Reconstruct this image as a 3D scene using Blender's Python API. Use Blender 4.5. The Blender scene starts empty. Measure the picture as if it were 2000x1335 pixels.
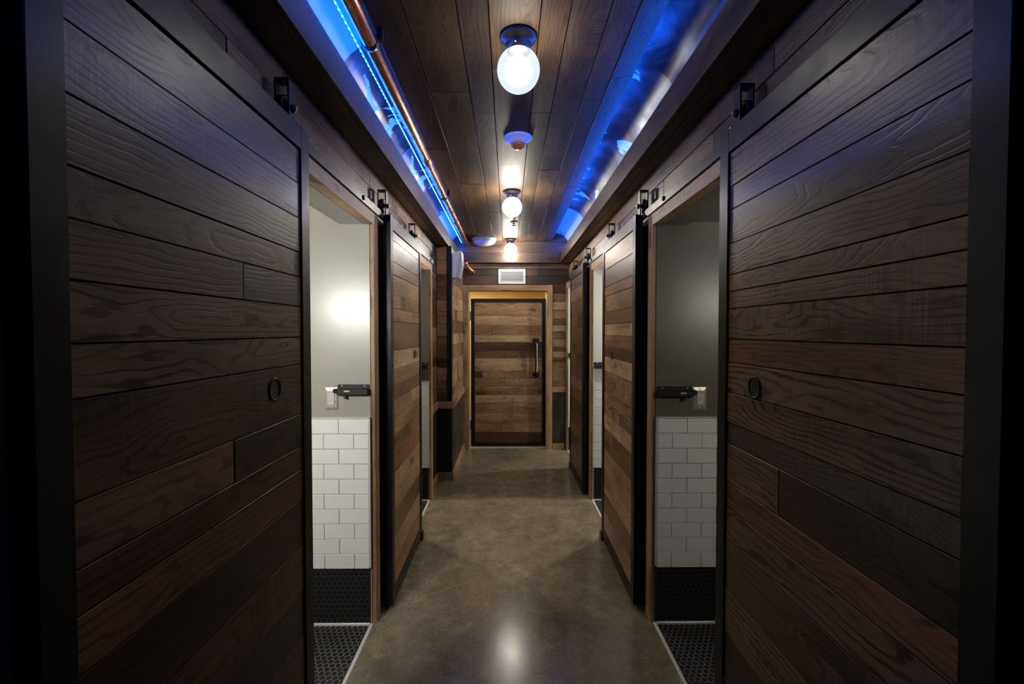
import bpy, bmesh, math, random
from mathutils import Matrix, Vector
random.seed(7)
scene = bpy.context.scene
COL = scene.collection

# ------------------------------------------------------------------ camera, world, exposure
cam_d = bpy.data.cameras.new('camera')
cam_d.lens = 16.0; cam_d.sensor_width = 36.0; cam_d.clip_start = 0.02
cam = bpy.data.objects.new('camera', cam_d); COL.objects.link(cam)
cam.location = (-0.028, 0.0, 1.525)
cam.rotation_euler = (math.radians(90 - 1.386), 0, math.radians(-0.50))
scene.camera = cam
w = bpy.data.worlds.new('world'); scene.world = w; w.use_nodes = True
w.node_tree.nodes['Background'].inputs[0].default_value = (0.0, 0.0, 0.0, 1)
w.node_tree.nodes['Background'].inputs[1].default_value = 0.0
vs = scene.view_settings
vs.view_transform = 'Standard'; vs.look = 'None'; vs.gamma = 1.0; vs.use_curve_mapping = False
vs.exposure = 0.0
GLOBE_BULB = 360.0          # radiance of a corridor bulb at full output
LED_BLUE = 270.0
scene.cycles.sample_clamp_indirect = 4.0
scene.cycles.use_adaptive_sampling = True; scene.cycles.adaptive_threshold = 0.03
scene.cycles.max_bounces = 6; scene.cycles.diffuse_bounces = 3; scene.cycles.glossy_bounces = 3

# ------------------------------------------------------------------ node helpers
class NT:
    def __init__(s, name):
        s.m = bpy.data.materials.new(name); s.m.use_nodes = True
        s.t = s.m.node_tree; s.t.nodes.clear()
        s.out = s.t.nodes.new('ShaderNodeOutputMaterial')
    def n(s, typ, **kw):
        nd = s.t.nodes.new(typ)
        for k, v in kw.items(): setattr(nd, k, v)
        return nd
    def set(s, sock, v):
        if isinstance(v, bpy.types.NodeSocket): s.t.links.new(v, sock)
        else: sock.default_value = v
    def math(s, op, a, b=None, c=None, clamp=False):
        nd = s.n('ShaderNodeMath', operation=op); nd.use_clamp = clamp
        s.set(nd.inputs[0], a)
        if b is not None: s.set(nd.inputs[1], b)
        if c is not None: s.set(nd.inputs[2], c)
        return nd.outputs[0]
    def vmul(s, v, sc):
        nd = s.n('ShaderNodeVectorMath', operation='MULTIPLY'); s.set(nd.inputs[0], v); s.set(nd.inputs[1], sc); return nd.outputs[0]
    def vadd(s, v, a):
        nd = s.n('ShaderNodeVectorMath', operation='ADD'); s.set(nd.inputs[0], v); s.set(nd.inputs[1], a); return nd.outputs[0]
    def noise(s, v, scale=1.0, detail=2.0, rough=0.5, dist=0.0):
        nd = s.n('ShaderNodeTexNoise'); s.set(nd.inputs['Vector'], v)
        nd.inputs['Scale'].default_value = scale; nd.inputs['Detail'].default_value = detail
        nd.inputs['Roughness'].default_value = rough; nd.inputs['Distortion'].default_value = dist
        return nd.outputs[0]
    def mr(s, v, a, b, c=0.0, d=1.0, smooth=False):
        nd = s.n('ShaderNodeMapRange')
        if smooth: nd.interpolation_type = 'SMOOTHSTEP'
        s.set(nd.inputs[0], v)
        for i, x in enumerate((a, b, c, d)): s.set(nd.inputs[i + 1], x)
        return nd.outputs[0]
    def mix(s, f, a, b, typ='MIX'):
        nd = s.n('ShaderNodeMix', data_type='RGBA', blend_type=typ)
        s.set(nd.inputs[0], f); s.set(nd.inputs[6], a); s.set(nd.inputs[7], b); return nd.outputs[2]
    def vscale(s, col, f):
        nd = s.n('ShaderNodeVectorMath', operation='SCALE'); s.set(nd.inputs[0], tuple(col)[:3] if isinstance(col, tuple) else col); s.set(nd.inputs['Scale'], f); return nd.outputs[0]
    def bump(s, h, strength=0.2, dist=0.002):
        nd = s.n('ShaderNodeBump'); s.set(nd.inputs['Height'], h)
        nd.inputs['Strength'].default_value = strength; nd.inputs['Distance'].default_value = dist
        return nd.outputs[0]
    def pbr(s, base, rough=0.5, metal=0.0, spec=0.5, normal=None, coat=0.0, coat_r=0.2):
        p = s.n('ShaderNodeBsdfPrincipled')
        s.set(p.inputs['Base Color'], base); s.set(p.inputs['Roughness'], rough); s.set(p.inputs['Metallic'], metal)
        s.set(p.inputs['Specular IOR Level'], spec)
        p.inputs['Coat Weight'].default_value = coat; p.inputs['Coat Roughness'].default_value = coat_r
        if normal is not None: s.t.links.new(normal, p.inputs['Normal'])
        s.t.links.new(p.outputs[0], s.out.inputs[0]); return p

def c4(c): return (c[0], c[1], c[2], 1.0)

def plain(name, col, rough=0.5, metal=0.0, spec=0.5, var=0.0, vscale=20.0, bump=0.0):
    s = NT(name); tc = s.n('ShaderNodeTexCoord').outputs['Object']
    nz = s.noise(tc, vscale, 4.0, 0.6)
    base = s.vscale(c4(col), s.mr(nz, 0.25, 0.75, 1 - var, 1 + var))
    r = s.mr(nz, 0.3, 0.7, rough * (1 - min(.25, var * 1.2)), rough * (1 + min(.25, var * 1.2)))
    s.pbr(base, r, metal, spec, s.bump(nz, bump) if bump else None)
    return s.m

def wood_material(name, rough=0.42, spec=0.5):
    s = NT(name)
    tc = s.n('ShaderNodeTexCoord').outputs['Object']
    oi = s.n('ShaderNodeObjectInfo'); R = oi.outputs['Random']
    def fr(k): return s.math('FRACT', s.math('MULTIPLY', R, k))
    r1, r2, r3, r4 = fr(13.7), fr(57.3), fr(131.1), fr(297.7)
    cmb = s.n('ShaderNodeCombineXYZ')
    s.set(cmb.inputs[0], s.math('MULTIPLY', R, 37.0)); s.set(cmb.inputs[1], s.math('MULTIPLY', R, 91.0)); s.set(cmb.inputs[2], s.math('MULTIPLY', R, 53.0))
    P = s.vadd(tc, cmb.outputs[0])
    sep = s.n('ShaderNodeSeparateXYZ'); s.set(sep.inputs[0], tc); x, y = sep.outputs[0], sep.outputs[1]
    n1 = s.math('SUBTRACT', s.noise(s.vmul(P, (2.2, 6.0, 6.0)), 1.0, 2.0), 0.5)
    n2 = s.math('SUBTRACT', s.noise(s.vmul(P, (22.0, 90.0, 90.0)), 1.0, 2.0), 0.5)
    yc = s.math('ADD', s.math('ADD', y, s.math('MULTIPLY', s.math('SUBTRACT', r1, 0.5), 0.12)), s.math('MULTIPLY', n1, 0.05))
    d = s.math('ADD', s.math('MULTIPLY', x, s.math('MULTIPLY', s.math('SUBTRACT', r3, 0.5), 0.26)), s.math('ADD', s.math('MULTIPLY', n1, 0.20), s.math('MULTIPLY', s.math('SUBTRACT', r2, 0.5), 0.10)))
    rr = s.math('SQRT', s.math('ADD', s.math('MULTIPLY', yc, yc), s.math('MULTIPLY', d, d)))
    ph = s.math('ADD', s.math('MULTIPLY', rr, s.math('ADD', 300.0, s.math('MULTIPLY', r2, 280.0))), s.math('MULTIPLY', n2, 4.2))
    wv = s.math('SINE', ph)
    line = s.mr(wv, 0.30, 0.92, 0.0, 1.0, True)
    patch = s.mr(s.noise(s.vmul(P, (7.0, 22.0, 22.0)), 1.0, 2.0), 0.35, 0.60, 0.40, 1.0)
    line = s.math('MULTIPLY', line, patch)
    fib = s.noise(s.vmul(P, (9.0, 330.0, 330.0)), 1.0, 1.0, 0.6)
    tone = s.noise(s.vmul(P, (2.0, 9.0, 9.0)), 1.0, 3.0, 0.55)
    saw = s.noise(s.vmul(P, (170.0, 5.0, 5.0)), 1.0, 2.0)
    sawm = s.math('MULTIPLY', s.mr(r4, 0.55, 0.75), s.mr(s.noise(P, 3.5, 2.0), 0.4, 0.6))
    stain = s.mr(s.noise(s.vmul(P, (4.2, 15.0, 15.0)), 1.0, 5.0, 0.6), 0.59, 0.70, 0.0, 1.0, True)
    k = s.mr(fib, 0.25, 0.75, 0.72, 1.25)
    k = s.math('MULTIPLY', k, s.mr(tone, 0.25, 0.75, 0.55, 1.45))
    k = s.math('MULTIPLY', k, s.math('SUBTRACT', 1.0, s.math('MULTIPLY', s.math('MULTIPLY', line, oi.outputs['Alpha']), 0.88)))
    k = s.math('MULTIPLY', k, s.math('SUBTRACT', 1.0, s.math('MULTIPLY', sawm, s.mr(saw, 0.4, 0.65, 0.55, 0.0))))
    k = s.math('MULTIPLY', k, s.math('SUBTRACT', 1.0, s.math('MULTIPLY', stain, 0.70)))
    base = s.vscale(oi.outputs['Color'], k)
    hgt = s.math('ADD', s.math('MULTIPLY', fib, 0.6), s.math('SUBTRACT', s.math('MULTIPLY', saw, s.math('MULTIPLY', sawm, 0.8)), s.math('MULTIPLY', line, 0.8)))
    rg = s.mr(tone, 0.3, 0.7, rough - 0.05, rough + 0.08)
    s.pbr(base, rg, 0.0, spec, s.bump(hgt, 0.22, 0.0015))
    return s.m

M = {}
M['wood'] = wood_material('reclaimed_wood', 0.36, 0.36)
M['ceilwood'] = wood_material('varnished_ceiling_wood', 0.50, 0.16)
M['trimwood'] = wood_material('oak_trim', 0.5, 0.35)
M['steel'] = plain('black_steel', (0.006, 0.0065, 0.0075), 0.40, 0.0, 0.26, 0.12, 14.0, 0.008)
M['iron'] = plain('black_iron_hardware', (0.006, 0.006, 0.007), 0.38, 0.0, 0.35, 0.15, 40.0)
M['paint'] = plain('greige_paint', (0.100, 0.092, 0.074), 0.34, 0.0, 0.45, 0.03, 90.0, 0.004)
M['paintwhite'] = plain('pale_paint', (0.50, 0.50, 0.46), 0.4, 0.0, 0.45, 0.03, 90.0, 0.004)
M['paintglare'] = plain('greige_paint_with_glare', (0.26, 0.25, 0.215), 0.30, 0.0, 0.5, 0.03, 90.0, 0.004)  # the greige paint, lightened so its colour carries the lamp's broad glare
M['paintgold'] = plain('ochre_paint', (0.52, 0.39, 0.18), 0.4, 0.0, 0.45, 0.06, 30.0)
M['tile'] = plain('white_ceramic', (0.66, 0.66, 0.63), 0.16, 0.0, 0.5, 0.03, 8.0)
M['grout'] = plain('grey_grout', (0.24, 0.215, 0.175), 0.9, 0.0, 0.2, 0.1, 120.0)
M['darkgrout'] = plain('dark_grout', (0.055, 0.052, 0.05), 0.9, 0.0, 0.2, 0.1, 120.0)
M['hex'] = plain('black_hex_ceramic', (0.010, 0.010, 0.011), 0.34, 0.0, 0.28, 0.2, 60.0)
M['alu'] = plain('pale_metal_edge', (0.62, 0.60, 0.56), 0.35, 0.3, 0.5, 0.05, 40.0)
M['nickel'] = plain('brushed_nickel', (0.55, 0.49, 0.40), 0.33, 0.6, 0.5, 0.08, 60.0)
M['screw'] = plain('bright_screw', (0.75, 0.75, 0.75), 0.25, 0.9)
M['whiteplastic'] = plain('white_plastic', (0.40, 0.41, 0.43), 0.4, 0.0, 0.5, 0.02)
M['alarmwhite'] = plain('bright_white_plastic', (0.80, 0.82, 0.84), 0.3, 0.0, 0.5, 0.02)
M['greyplastic'] = plain('pale_grey_plastic', (0.55, 0.57, 0.62), 0.4, 0.0, 0.5, 0.02)
M['orange'] = plain('orange_plastic', (0.90, 0.24, 0.02), 0.25, 0.0, 0.5, 0.05)
M['bronze'] = plain('dark_bronze_fitting', (0.018, 0.016, 0.016), 0.32, 0.2, 0.6, 0.1, 30.0)
M['dark'] = plain('dark_void', (0.006, 0.006, 0.006), 0.8, 0.0, 0.2, 0.1)
M['plaster'] = plain('dark_plaster', (0.035, 0.028, 0.022), 0.8, 0.0, 0.2, 0.2, 6.0)

def copper():
    s = NT('copper'); tc = s.n('ShaderNodeTexCoord').outputs['Object']
    nz = s.noise(s.vmul(tc, (60.0, 9.0, 60.0)), 1.0, 4.0, 0.6)
    base = s.mix(s.mr(nz, 0.3, 0.7), (0.40, 0.15, 0.075, 1), (0.75, 0.36, 0.20, 1))
    s.pbr(base, s.mr(nz, 0.3, 0.7, 0.34, 0.20), 1.0, 0.5, s.bump(nz, 0.05)); return s.m
M['copper'] = copper()

def cove_metal():
    s = NT('stained_sheet_metal'); tc = s.n('ShaderNodeTexCoord').outputs['Object']
    oi = s.n('ShaderNodeObjectInfo')
    cmb = s.n('ShaderNodeCombineXYZ'); s.set(cmb.inputs[0], s.math('MULTIPLY', oi.outputs['Random'], 17.0)); s.set(cmb.inputs[1], s.math('MULTIPLY', oi.outputs['Random'], 41.0))
    P = s.vadd(tc, cmb.outputs[0])
    big = s.noise(s.vmul(P, (2.2, 1.6, 2.2)), 1.6, 3.0, 0.5, 1.2)
    pin = s.noise(P, 70.0, 2.0, 0.5)
    blot = s.math('MULTIPLY', s.mr(big, 0.585, 0.600), s.mr(pin, 0.33, 0.36))
    cloud = s.noise(P, 3.0, 4.0, 0.6, 1.0)
    base = s.mix(s.mr(cloud, 0.4, 0.65), (0.015, 0.017, 0.024, 1), (0.11, 0.125, 0.15, 1))
    base = s.mix(blot, base, (0.55, 0.62, 0.66, 1))
    metal = s.math('SUBTRACT', 0.92, s.math('MULTIPLY', blot, 0.80))
    rough = s.math('ADD', s.mr(oi.outputs['Random'], 0.0, 1.0, 0.30, 0.50), s.math('MULTIPLY', blot, 0.4))
    wav = s.noise(s.vmul(P, (4.0, 2.0, 4.0)), 1.0, 1.0)
    s.pbr(base, rough, metal, 0.5, s.bump(wav, 0.6, 0.05)); return s.m
M['cove'] = cove_metal()
M['covepale'] = plain('dull_pale_sheet_metal', (0.34, 0.38, 0.42), 0.5, 0.15, 0.4, 0.18, 5.0, 0.02)

def concrete():
    s = NT('polished_concrete'); tc = s.n('ShaderNodeTexCoord').outputs['Object']
    a = s.noise(tc, 1.6, 6.0, 0.6, 0.6); b = s.noise(tc, 11.0, 6.0, 0.65, 0.3); c = s.noise(tc, 90.0, 4.0, 0.7)
    k = s.math('MULTIPLY', s.mr(a, 0.3, 0.7, 0.78, 1.22), s.mr(b, 0.25, 0.75, 0.84, 1.16))
    k = s.math('MULTIPLY', k, s.mr(c, 0.3, 0.7, 0.70, 1.30))
    base = s.vscale(s.mix(s.mr(b, 0.3, 0.7), (0.128, 0.104, 0.067, 1), (0.186, 0.155, 0.098, 1)), k)
    dn = s.n('ShaderNodeTexNoise'); s.set(dn.inputs['Vector'], tc); dn.inputs['Scale'].default_value = 2.6; dn.inputs['Detail'].default_value = 6.0
    wv = s.vadd(tc, s.vmul(dn.outputs[1], (0.45, 0.45, 0.0)))
    vo = s.n('ShaderNodeTexVoronoi', feature='DISTANCE_TO_EDGE'); s.set(vo.inputs['Vector'], wv); vo.inputs['Scale'].default_value = 0.75
    crack = s.math('MULTIPLY', s.mr(vo.outputs[0], 0.0012, 0.0035, 1.0, 0.0), s.mr(s.noise(tc, 1.9, 2.0), 0.5, 0.58))
    base = s.mix(s.math('MULTIPLY', crack, 0.5), base, (0.32, 0.29, 0.23, 1))
    fleck = s.mr(s.noise(s.vmul(tc, (9.0, 14.0, 9.0)), 1.0, 3.0, 0.6), 0.70, 0.74)
    base = s.mix(s.math('MULTIPLY', fleck, 0.4), base, (0.34, 0.30, 0.22, 1))
    r = s.math('ADD', s.mr(a, 0.3, 0.7, 0.15, 0.24), s.mr(c, 0.3, 0.7, -0.02, 0.05))
    s.pbr(base, r, 0.0, 0.5, s.bump(b, 0.03)); return s.m
M['concrete'] = concrete()

def darkplate():
    s = NT('mottled_dark_steel'); tc = s.n('ShaderNodeTexCoord').outputs['Object']
    a = s.noise(tc, 5.0, 6.0, 0.65, 1.0)
    base = s.mix(s.mr(a, 0.35, 0.7), (0.018, 0.017, 0.016, 1), (0.10, 0.092, 0.08, 1))
    s.pbr(base, s.mr(a, 0.3, 0.7, 0.5, 0.32), 0.5, 0.5, s.bump(a, 0.03)); return s.m
M['plate'] = darkplate()

def emit(name, col, st):
    s = NT(name); e = s.n('ShaderNodeEmission'); e.inputs[0].default_value = c4(col); e.inputs[1].default_value = st
    s.t.links.new(e.outputs[0], s.out.inputs[0]); return s.m
def globe_glass(name, col, glow, clear=0.80):
    s = NT(name)
    tr = s.n('ShaderNodeBsdfTransparent'); tr.inputs[0].default_value = (clear, clear, clear, 1)
    e = s.n('ShaderNodeEmission'); e.inputs[0].default_value = c4(col); e.inputs[1].default_value = glow
    g = s.n('ShaderNodeBsdfGlossy'); g.inputs[0].default_value = (0.05, 0.05, 0.05, 1); g.inputs[1].default_value = 0.1
    a1 = s.n('ShaderNodeAddShader'); a2 = s.n('ShaderNodeAddShader')
    s.t.links.new(tr.outputs[0], a1.inputs[0]); s.t.links.new(e.outputs[0], a1.inputs[1])
    s.t.links.new(a1.outputs[0], a2.inputs[0]); s.t.links.new(g.outputs[0], a2.inputs[1])
    s.t.links.new(a2.outputs[0], s.out.inputs[0]); return s.m
M['opal'] = globe_glass('opal_glass', (0.80, 0.92, 1.0), 0.52)
M['ledcore'] = emit('led_diode', (0.25, 0.55, 1.0), 22.0)
for k_ in ('opal', 'ledcore'): M[k_].cycles.emission_sampling = 'NONE'     # faint surfaces, too weak to be worth sampling as lamps

# ------------------------------------------------------------------ mesh helpers
ID3 = ((1, 0, 0), (0, 1, 0), (0, 0, 1))
def link(name, me, mat, parent=None, loc=(0, 0, 0), axes=None):
    o = bpy.data.objects.new(name, me); COL.objects.link(o)
    if mat is not None and not me.materials: me.materials.append(mat)
    L = Vector(loc)
    if parent is not None:
        o.parent = parent
        L = L - world_loc(parent)
    o.location = L
    if axes is not None:
        R = Matrix((axes[0], axes[1], axes[2])).transposed()
        o.rotation_euler = R.to_euler()
    return o
WL = {}
def world_loc(p):
    v = Vector(p.location)
    while p.parent is not None:
        p = p.parent; v = v + Vector(p.location)
    return v
def from_bm(bm, smooth=False):
    me = bpy.data.meshes.new('mesh'); bmesh.ops.recalc_face_normals(bm, faces=bm.faces); bm.to_mesh(me); bm.free()
    if smooth:
        for p in me.polygons: p.use_smooth = True
    return me
def empty(name, loc, label=None, cat=None, group=None, kind=None):
    o = bpy.data.objects.new(name, None); COL.objects.link(o); o.location = loc; o.empty_display_size = 0.05
    tag(o, label, cat, group, kind); return o
def tag(o, label=None, cat=None, group=None, kind=None):
    if label: o['label'] = label
    if cat: o['category'] = cat
    if group: o['group'] = group
    if kind: o['kind'] = kind
    return o
def add_box(bm, a, b, off=(0, 0, 0)):
    vs_ = [bm.verts.new((x - off[0], y - off[1], z - off[2])) for x in (a[0], b[0]) for y in (a[1], b[1]) for z in (a[2], b[2])]
    for f in ((0, 1, 3, 2), (4, 6, 7, 5), (0, 4, 5, 1), (2, 3, 7, 6), (0, 2, 6, 4), (1, 5, 7, 3)): bm.faces.new([vs_[i] for i in f])
def boxes(name, lst, mat, parent=None, bev=0.0, kind=None):
    """one mesh object from axis-aligned boxes given as (x0,x1,y0,y1,z0,z1); origin at the centre of the bounds"""
    lo = [min(min(b[2*i], b[2*i+1]) for b in lst) for i in range(3)]; hi = [max(max(b[2*i], b[2*i+1]) for b in lst) for i in range(3)]
    c = [(lo[i] + hi[i]) / 2 for i in range(3)]
    bm = bmesh.new()
    for b in lst:
        add_box(bm, (min(b[0], b[1]), min(b[2], b[3]), min(b[4], b[5])), (max(b[0], b[1]), max(b[2], b[3]), max(b[4], b[5])), c)
    if bev: bmesh.ops.bevel(bm, geom=bm.edges[:], offset=bev, segments=1, affect='EDGES')
    o = link(name, from_bm(bm), mat, parent, c)
    if kind: o['kind'] = kind
    return o
def box(name, x0, x1, y0, y1, z0, z1, mat, parent=None, bev=0.0, kind=None):
    return boxes(name, [(x0, x1, y0, y1, z0, z1)], mat, parent, bev, kind)

def plank_mesh(L, W, T, c=0.0007):
    h, v = L / 2, W / 2
    V = [(-h, -v, -T), (h, -v, -T), (h, v, -T), (-h, v, -T), (-h, -v, -c), (h, -v, -c), (h, v, -c), (-h, v, -c),
         (-h + c, -v + c, 0), (h - c, -v + c, 0), (h - c, v - c, 0), (-h + c, v - c, 0)]
    F = [(3, 2, 1, 0), (0, 1, 5, 4), (1, 2, 6, 5), (2, 3, 7, 6), (3, 0, 4, 7), (4, 5, 9, 8), (5, 6, 10, 9), (6, 7, 11, 10), (7, 4, 8, 11), (8, 9, 10, 11)]
    me = bpy.data.meshes.new('plank'); me.from_pydata(V, [], F); me.update(); return me
TONES = {  # base colour, grain-line strength; mid and grey darkened to hold the near doors' dimness
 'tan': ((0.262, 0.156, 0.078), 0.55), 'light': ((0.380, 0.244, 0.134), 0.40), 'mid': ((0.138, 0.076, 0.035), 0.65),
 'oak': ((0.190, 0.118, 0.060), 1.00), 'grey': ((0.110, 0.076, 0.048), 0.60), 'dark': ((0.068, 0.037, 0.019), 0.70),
 'red': ((0.230, 0.105, 0.050), 0.70), 'black': ((0.030, 0.022, 0.017), 0.50), 'slate': ((0.060, 0.055, 0.050), 0.2),
 'trim': ((0.300, 0.178, 0.092), 0.22), 'trimd': ((0.190, 0.110, 0.060), 0.22), 'beam': ((0.062, 0.038, 0.025), 0.45),
 'ceil': ((0.068, 0.040, 0.022), 0.40), 'ceilg': ((0.082, 0.055, 0.032), 0.40), 'ceild': ((0.045, 0.027, 0.016), 0.40)}
def tone(o, t, jit=0.10):
    c, a = TONES[t]; k = 1 + random.uniform(-jit, jit)
    o.color = (c[0] * k, c[1] * k * (1 + random.uniform(-.03, .03)), c[2] * k, a)
def plank(parent, u, v, nrm, origin, u0, u1, v0, v1, T, t, mat='wood', name='plank', gap=0.0014, proud=0.0):
    """board spanning u0..u1 along grain direction u, v0..v1 along v, its face at origin along nrm"""
    u, v, nrm = Vector(u), Vector(v), Vector(nrm)
    c = Vector(origin) + u * ((u0 + u1) / 2) + v * ((v0 + v1) / 2) + nrm * (proud + random.uniform(-.0012, .0012))
    me = plank_mesh(abs(u1 - u0) - 2 * gap, abs(v1 - v0) - 2 * gap, T)
    if u.cross(v).dot(nrm) < 0: u = -u
    o = link(name, me, M[mat], parent, c, (u, v, nrm)); tone(o, t); return o

def lathe(name, prof, mat, parent, loc, axis=(0, 0, 1), n=32, smooth=True):
    """prof: list of (radius, height along axis)"""
    a = Vector(axis).normalized(); e = Vector((1, 0, 0)) if abs(a.x) < 0.9 else Vector((0, 1, 0))
    p = a.cross(e).normalized(); q = a.cross(p)
    bm = bmesh.new(); rings = []
    for r, h in prof:
        if r < 1e-6: rings.append([bm.verts.new(a * h)])
        else: rings.append([bm.verts.new(a * h + (p * math.cos(2 * math.pi * i / n) + q * math.sin(2 * math.pi * i / n)) * r) for i in range(n)])
    for A, B in zip(rings, rings[1:]):
        for i in range(n):
            j = (i + 1) % n
            if len(A) == 1 and len(B) == 1: continue
            if len(A) == 1: bm.faces.new((A[0], B[i], B[j]))
            elif len(B) == 1: bm.faces.new((A[i], B[0], A[j]))
            else: bm.faces.new((A[i], B[i], B[j], A[j]))
    for A in (rings[0], rings[-1]):
        if len(A) > 1: bm.faces.new(A)
    me = from_bm(bm, smooth)
    return link(name, me, mat, parent, loc)
def cyl(name, r, a, b, mat, parent, n=16):
    a, b = Vector(a), Vector(b); L = (b - a).length
    return lathe(name, [(0, -L/2), (r, -L/2), (r, L/2), (0, L/2)], mat, parent, (a + b) / 2, (b - a), n, False)
def tube(name, pts, r, mat, parent, n=20):
    pts = [Vector(p) for p in pts]; c = sum(pts, Vector()) / len(pts); bm = bmesh.new(); rings = []
    for i, p in enumerate(pts):
        t = (pts[min(i + 1, len(pts) - 1)] - pts[max(i - 1, 0)]).normalized()
        e = Vector((0, 0, 1)) if abs(t.z) < 0.9 else Vector((1, 0, 0)); a = t.cross(e).normalized(); b = t.cross(a)
        rings.append([bm.verts.new(p - c + (a * math.cos(2*math.pi*k/n) + b * math.sin(2*math.pi*k/n)) * r) for k in range(n)])
    for A, B in zip(rings, rings[1:]):
        for k in range(n): bm.faces.new((A[k], A[(k+1) % n], B[(k+1) % n], B[k]))
    bm.faces.new(rings[0]); bm.faces.new(rings[-1])
    return link(name, from_bm(bm, True), mat, parent, c)

# ------------------------------------------------------------------ dimensions
WALL = 0.755          # board face of the side walls
CAS = 0.716           # face of the door casings
DOOR = 0.660          # face of the sliding doors
BACK = 0.890          # restroom side of the corridor walls
Y0, YEND = -1.6, 5.87
SOF, BEAMT, CEIL = 2.385, 2.515, 2.645
FASC = 5.755
HEAD = 2.07
OPEN = {-1: [(-0.22, 0.63), (1.55, 2.35), (3.28, 4.08)], 1: [(-0.22, 0.63), (1.55, 2.35), (3.28, 4.08), (4.99, 5.79)]}

# ------------------------------------------------------------------ floor and corridor shell
fl = box('floor', -0.745, 0.745, Y0, YEND + 0.06, -0.06, 0.0, M['concrete'], kind='structure')
wl = {}
for s, nm in ((-1, 'wall_left'), (1, 'wall_right')):
    bl = []; y = Y0
    end = YEND
    for a, b in OPEN[s]:
        bl.append((s * (WALL + .012), s * BACK, y, a, 0, 3.0)); y = b + (0.0 if b < 1 else 0.07)
        bl.append((s * (WALL + .012), s * BACK, a, b, HEAD, 3.0))
        if b > 1: bl.append((s * (WALL + .012), s * BACK, b, b + .07, HEAD, 3.0))
    if y < end: bl.append((s * (WALL + .012), s * BACK, y, end, 0, 3.0))
    wl[s] = boxes(nm, bl, M['paint'], kind='structure')
    # boards above the openings: two rows along the whole corridor
    u, v, nr = (0, 1, 0), (0, 0, 1), (-s, 0, 0)
    for (z0, z1, cuts, tn) in ((2.285, SOF, ([-1.6, .2, 1.35, 2.62, 3.55, 4.6, 5.86] if s > 0 else [-1.6, .4, 1.5, 2.42, 2.9, 3.02, 3.85, 4.64]),
                              ['black', 'dark', 'dark', 'mid', 'mid', 'tan']),
                             (2.165, 2.285, ([-1.6, .5, 1.75, 2.3, 2.78, 3.4, 4.3, 5.86] if s > 0 else [-1.6, .1, 1.2, 2.2, 3.3, 4.64]),
                              ['black', 'dark', 'mid', 'dark', 'slate', 'tan', 'mid', 'mid']),
                             (2.10, 2.165, [-1.6, 1.0, 3.2, 4.64 if s < 0 else 5.86], ['mid', 'dark', 'mid'])):
        for i in range(len(cuts) - 1):
            plank(wl[s], u, v, nr, (s * WALL, 0, 0), cuts[i], cuts[i+1], z0, z1, 0.012, tn[i % len(tn)])
    # blank board panel between the openings, behind the parked doors
    prev = Y0
    segs = []
    for a, b in OPEN[s]:
        segs.append((prev, a)); prev = b
    segs.append((prev, 4.64 if s < 0 else YEND))
    for (a, b) in segs:
        if b - a < 0.2 or (s < 0 and a > 4): continue
        zz = [0.0, .16, .33, .48, .66, .84, 1.0, 1.17, 1.33, 1.5, 1.66, 1.83, 1.98, 2.10]
        for i in range(len(zz) - 1):
            plank(wl[s], u, v, nr, (s * WALL, 0, 0), a + .09, b - .09, zz[i], zz[i+1], 0.012, random.choice(['mid', 'dark', 'tan', 'grey']))

# left wall between the second opening and the bump-out, boards over dark steel
u, v, nr = (0, 1, 0), (0, 0, 1), (1, 0, 0)
zz = [0.80, .95, 1.07, 1.17, 1.27, 1.42, 1.56, 1.70, 1.80, 1.93, 2.06, 2.10]
for i in range(len(zz) - 1):
    cut = [4.17, 4.64]
    if i in (1, 7): cut = [4.17, 4.40, 4.47, 4.64]
    for j in range(len(cut) - 1):
        plank(wl[-1], u, v, nr, (-WALL, 0, 0), cut[j], cut[j+1], zz[i], zz[i+1], 0.012, 'slate' if (len(cut) == 4 and j == 1) else random.choice(['tan', 'mid', 'light', 'tan']))
box('steel_panel', -WALL - .012, -WALL + .004, 4.17, 4.64, 0.08, 0.735, M['plate'], wl[-1])

# bump-out on the left near the end
BX = -0.605; BY = 4.64
bo = boxes('wall_left_bumpout', [(-WALL - .01, BX - .014, BY + .014, YEND, 0, SOF)], M['plaster'], kind='structure')
rows = [.80, .90, 1.02, 1.15, 1.24, 1.36, 1.47, 1.60, 1.72, 1.84, 1.97, 2.10, 2.24, SOF]
for i in range(len(rows) - 1):
    plank(bo, (1, 0, 0), (0, 0, 1), (0, -1, 0), (0, BY, 0), -WALL + .002, BX - .03, rows[i], rows[i+1], 0.014, random.choice(['mid', 'dark', 'mid', 'tan']))
rows = [.80, .95, 1.09, 1.23, 1.38, 1.50, 1.64, 1.76, 1.90, 2.03, 2.14, 2.27, SOF]
for i in range(len(rows) - 1):
    cut = [4.64, 5.86]
    if i in (1, 3, 6, 9): cut = [[4.64, 5.18, 5.30, 5.86], [4.64, 5.6, 5.86], [4.64, 4.95, 5.20, 5.86], [4.64, 5.05, 5.32, 5.86]][(1, 3, 6, 9).index(i)]
    for j in range(len(cut) - 1):
        dk = (len(cut) == 4 and j == 1) or (len(cut) == 3 and j == 1)
        plank(bo, u, v, nr, (BX, 0, 0), cut[j], cut[j+1], rows[i], rows[i+1], 0.014, 'slate' if dk else random.choice(['tan', 'light', 'mid', 'tan']))
boxes('corner_angle', [(BX - .045, BX + .004, BY - .006, BY, .805, SOF), (BX, BX + .004, BY - .006, BY + .02, .805, SOF)], M['steel'], bo)
box('steel_panel', BX - .002, BX + .004, BY + .004, 5.85, 0.08, 0.735, M['plate'], bo)
fp = boxes('steel_panel', [(-WALL + .002, BX + .004, BY - .006, BY + .004, 0.08, 0.735)], M['steel'], bo)
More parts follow.
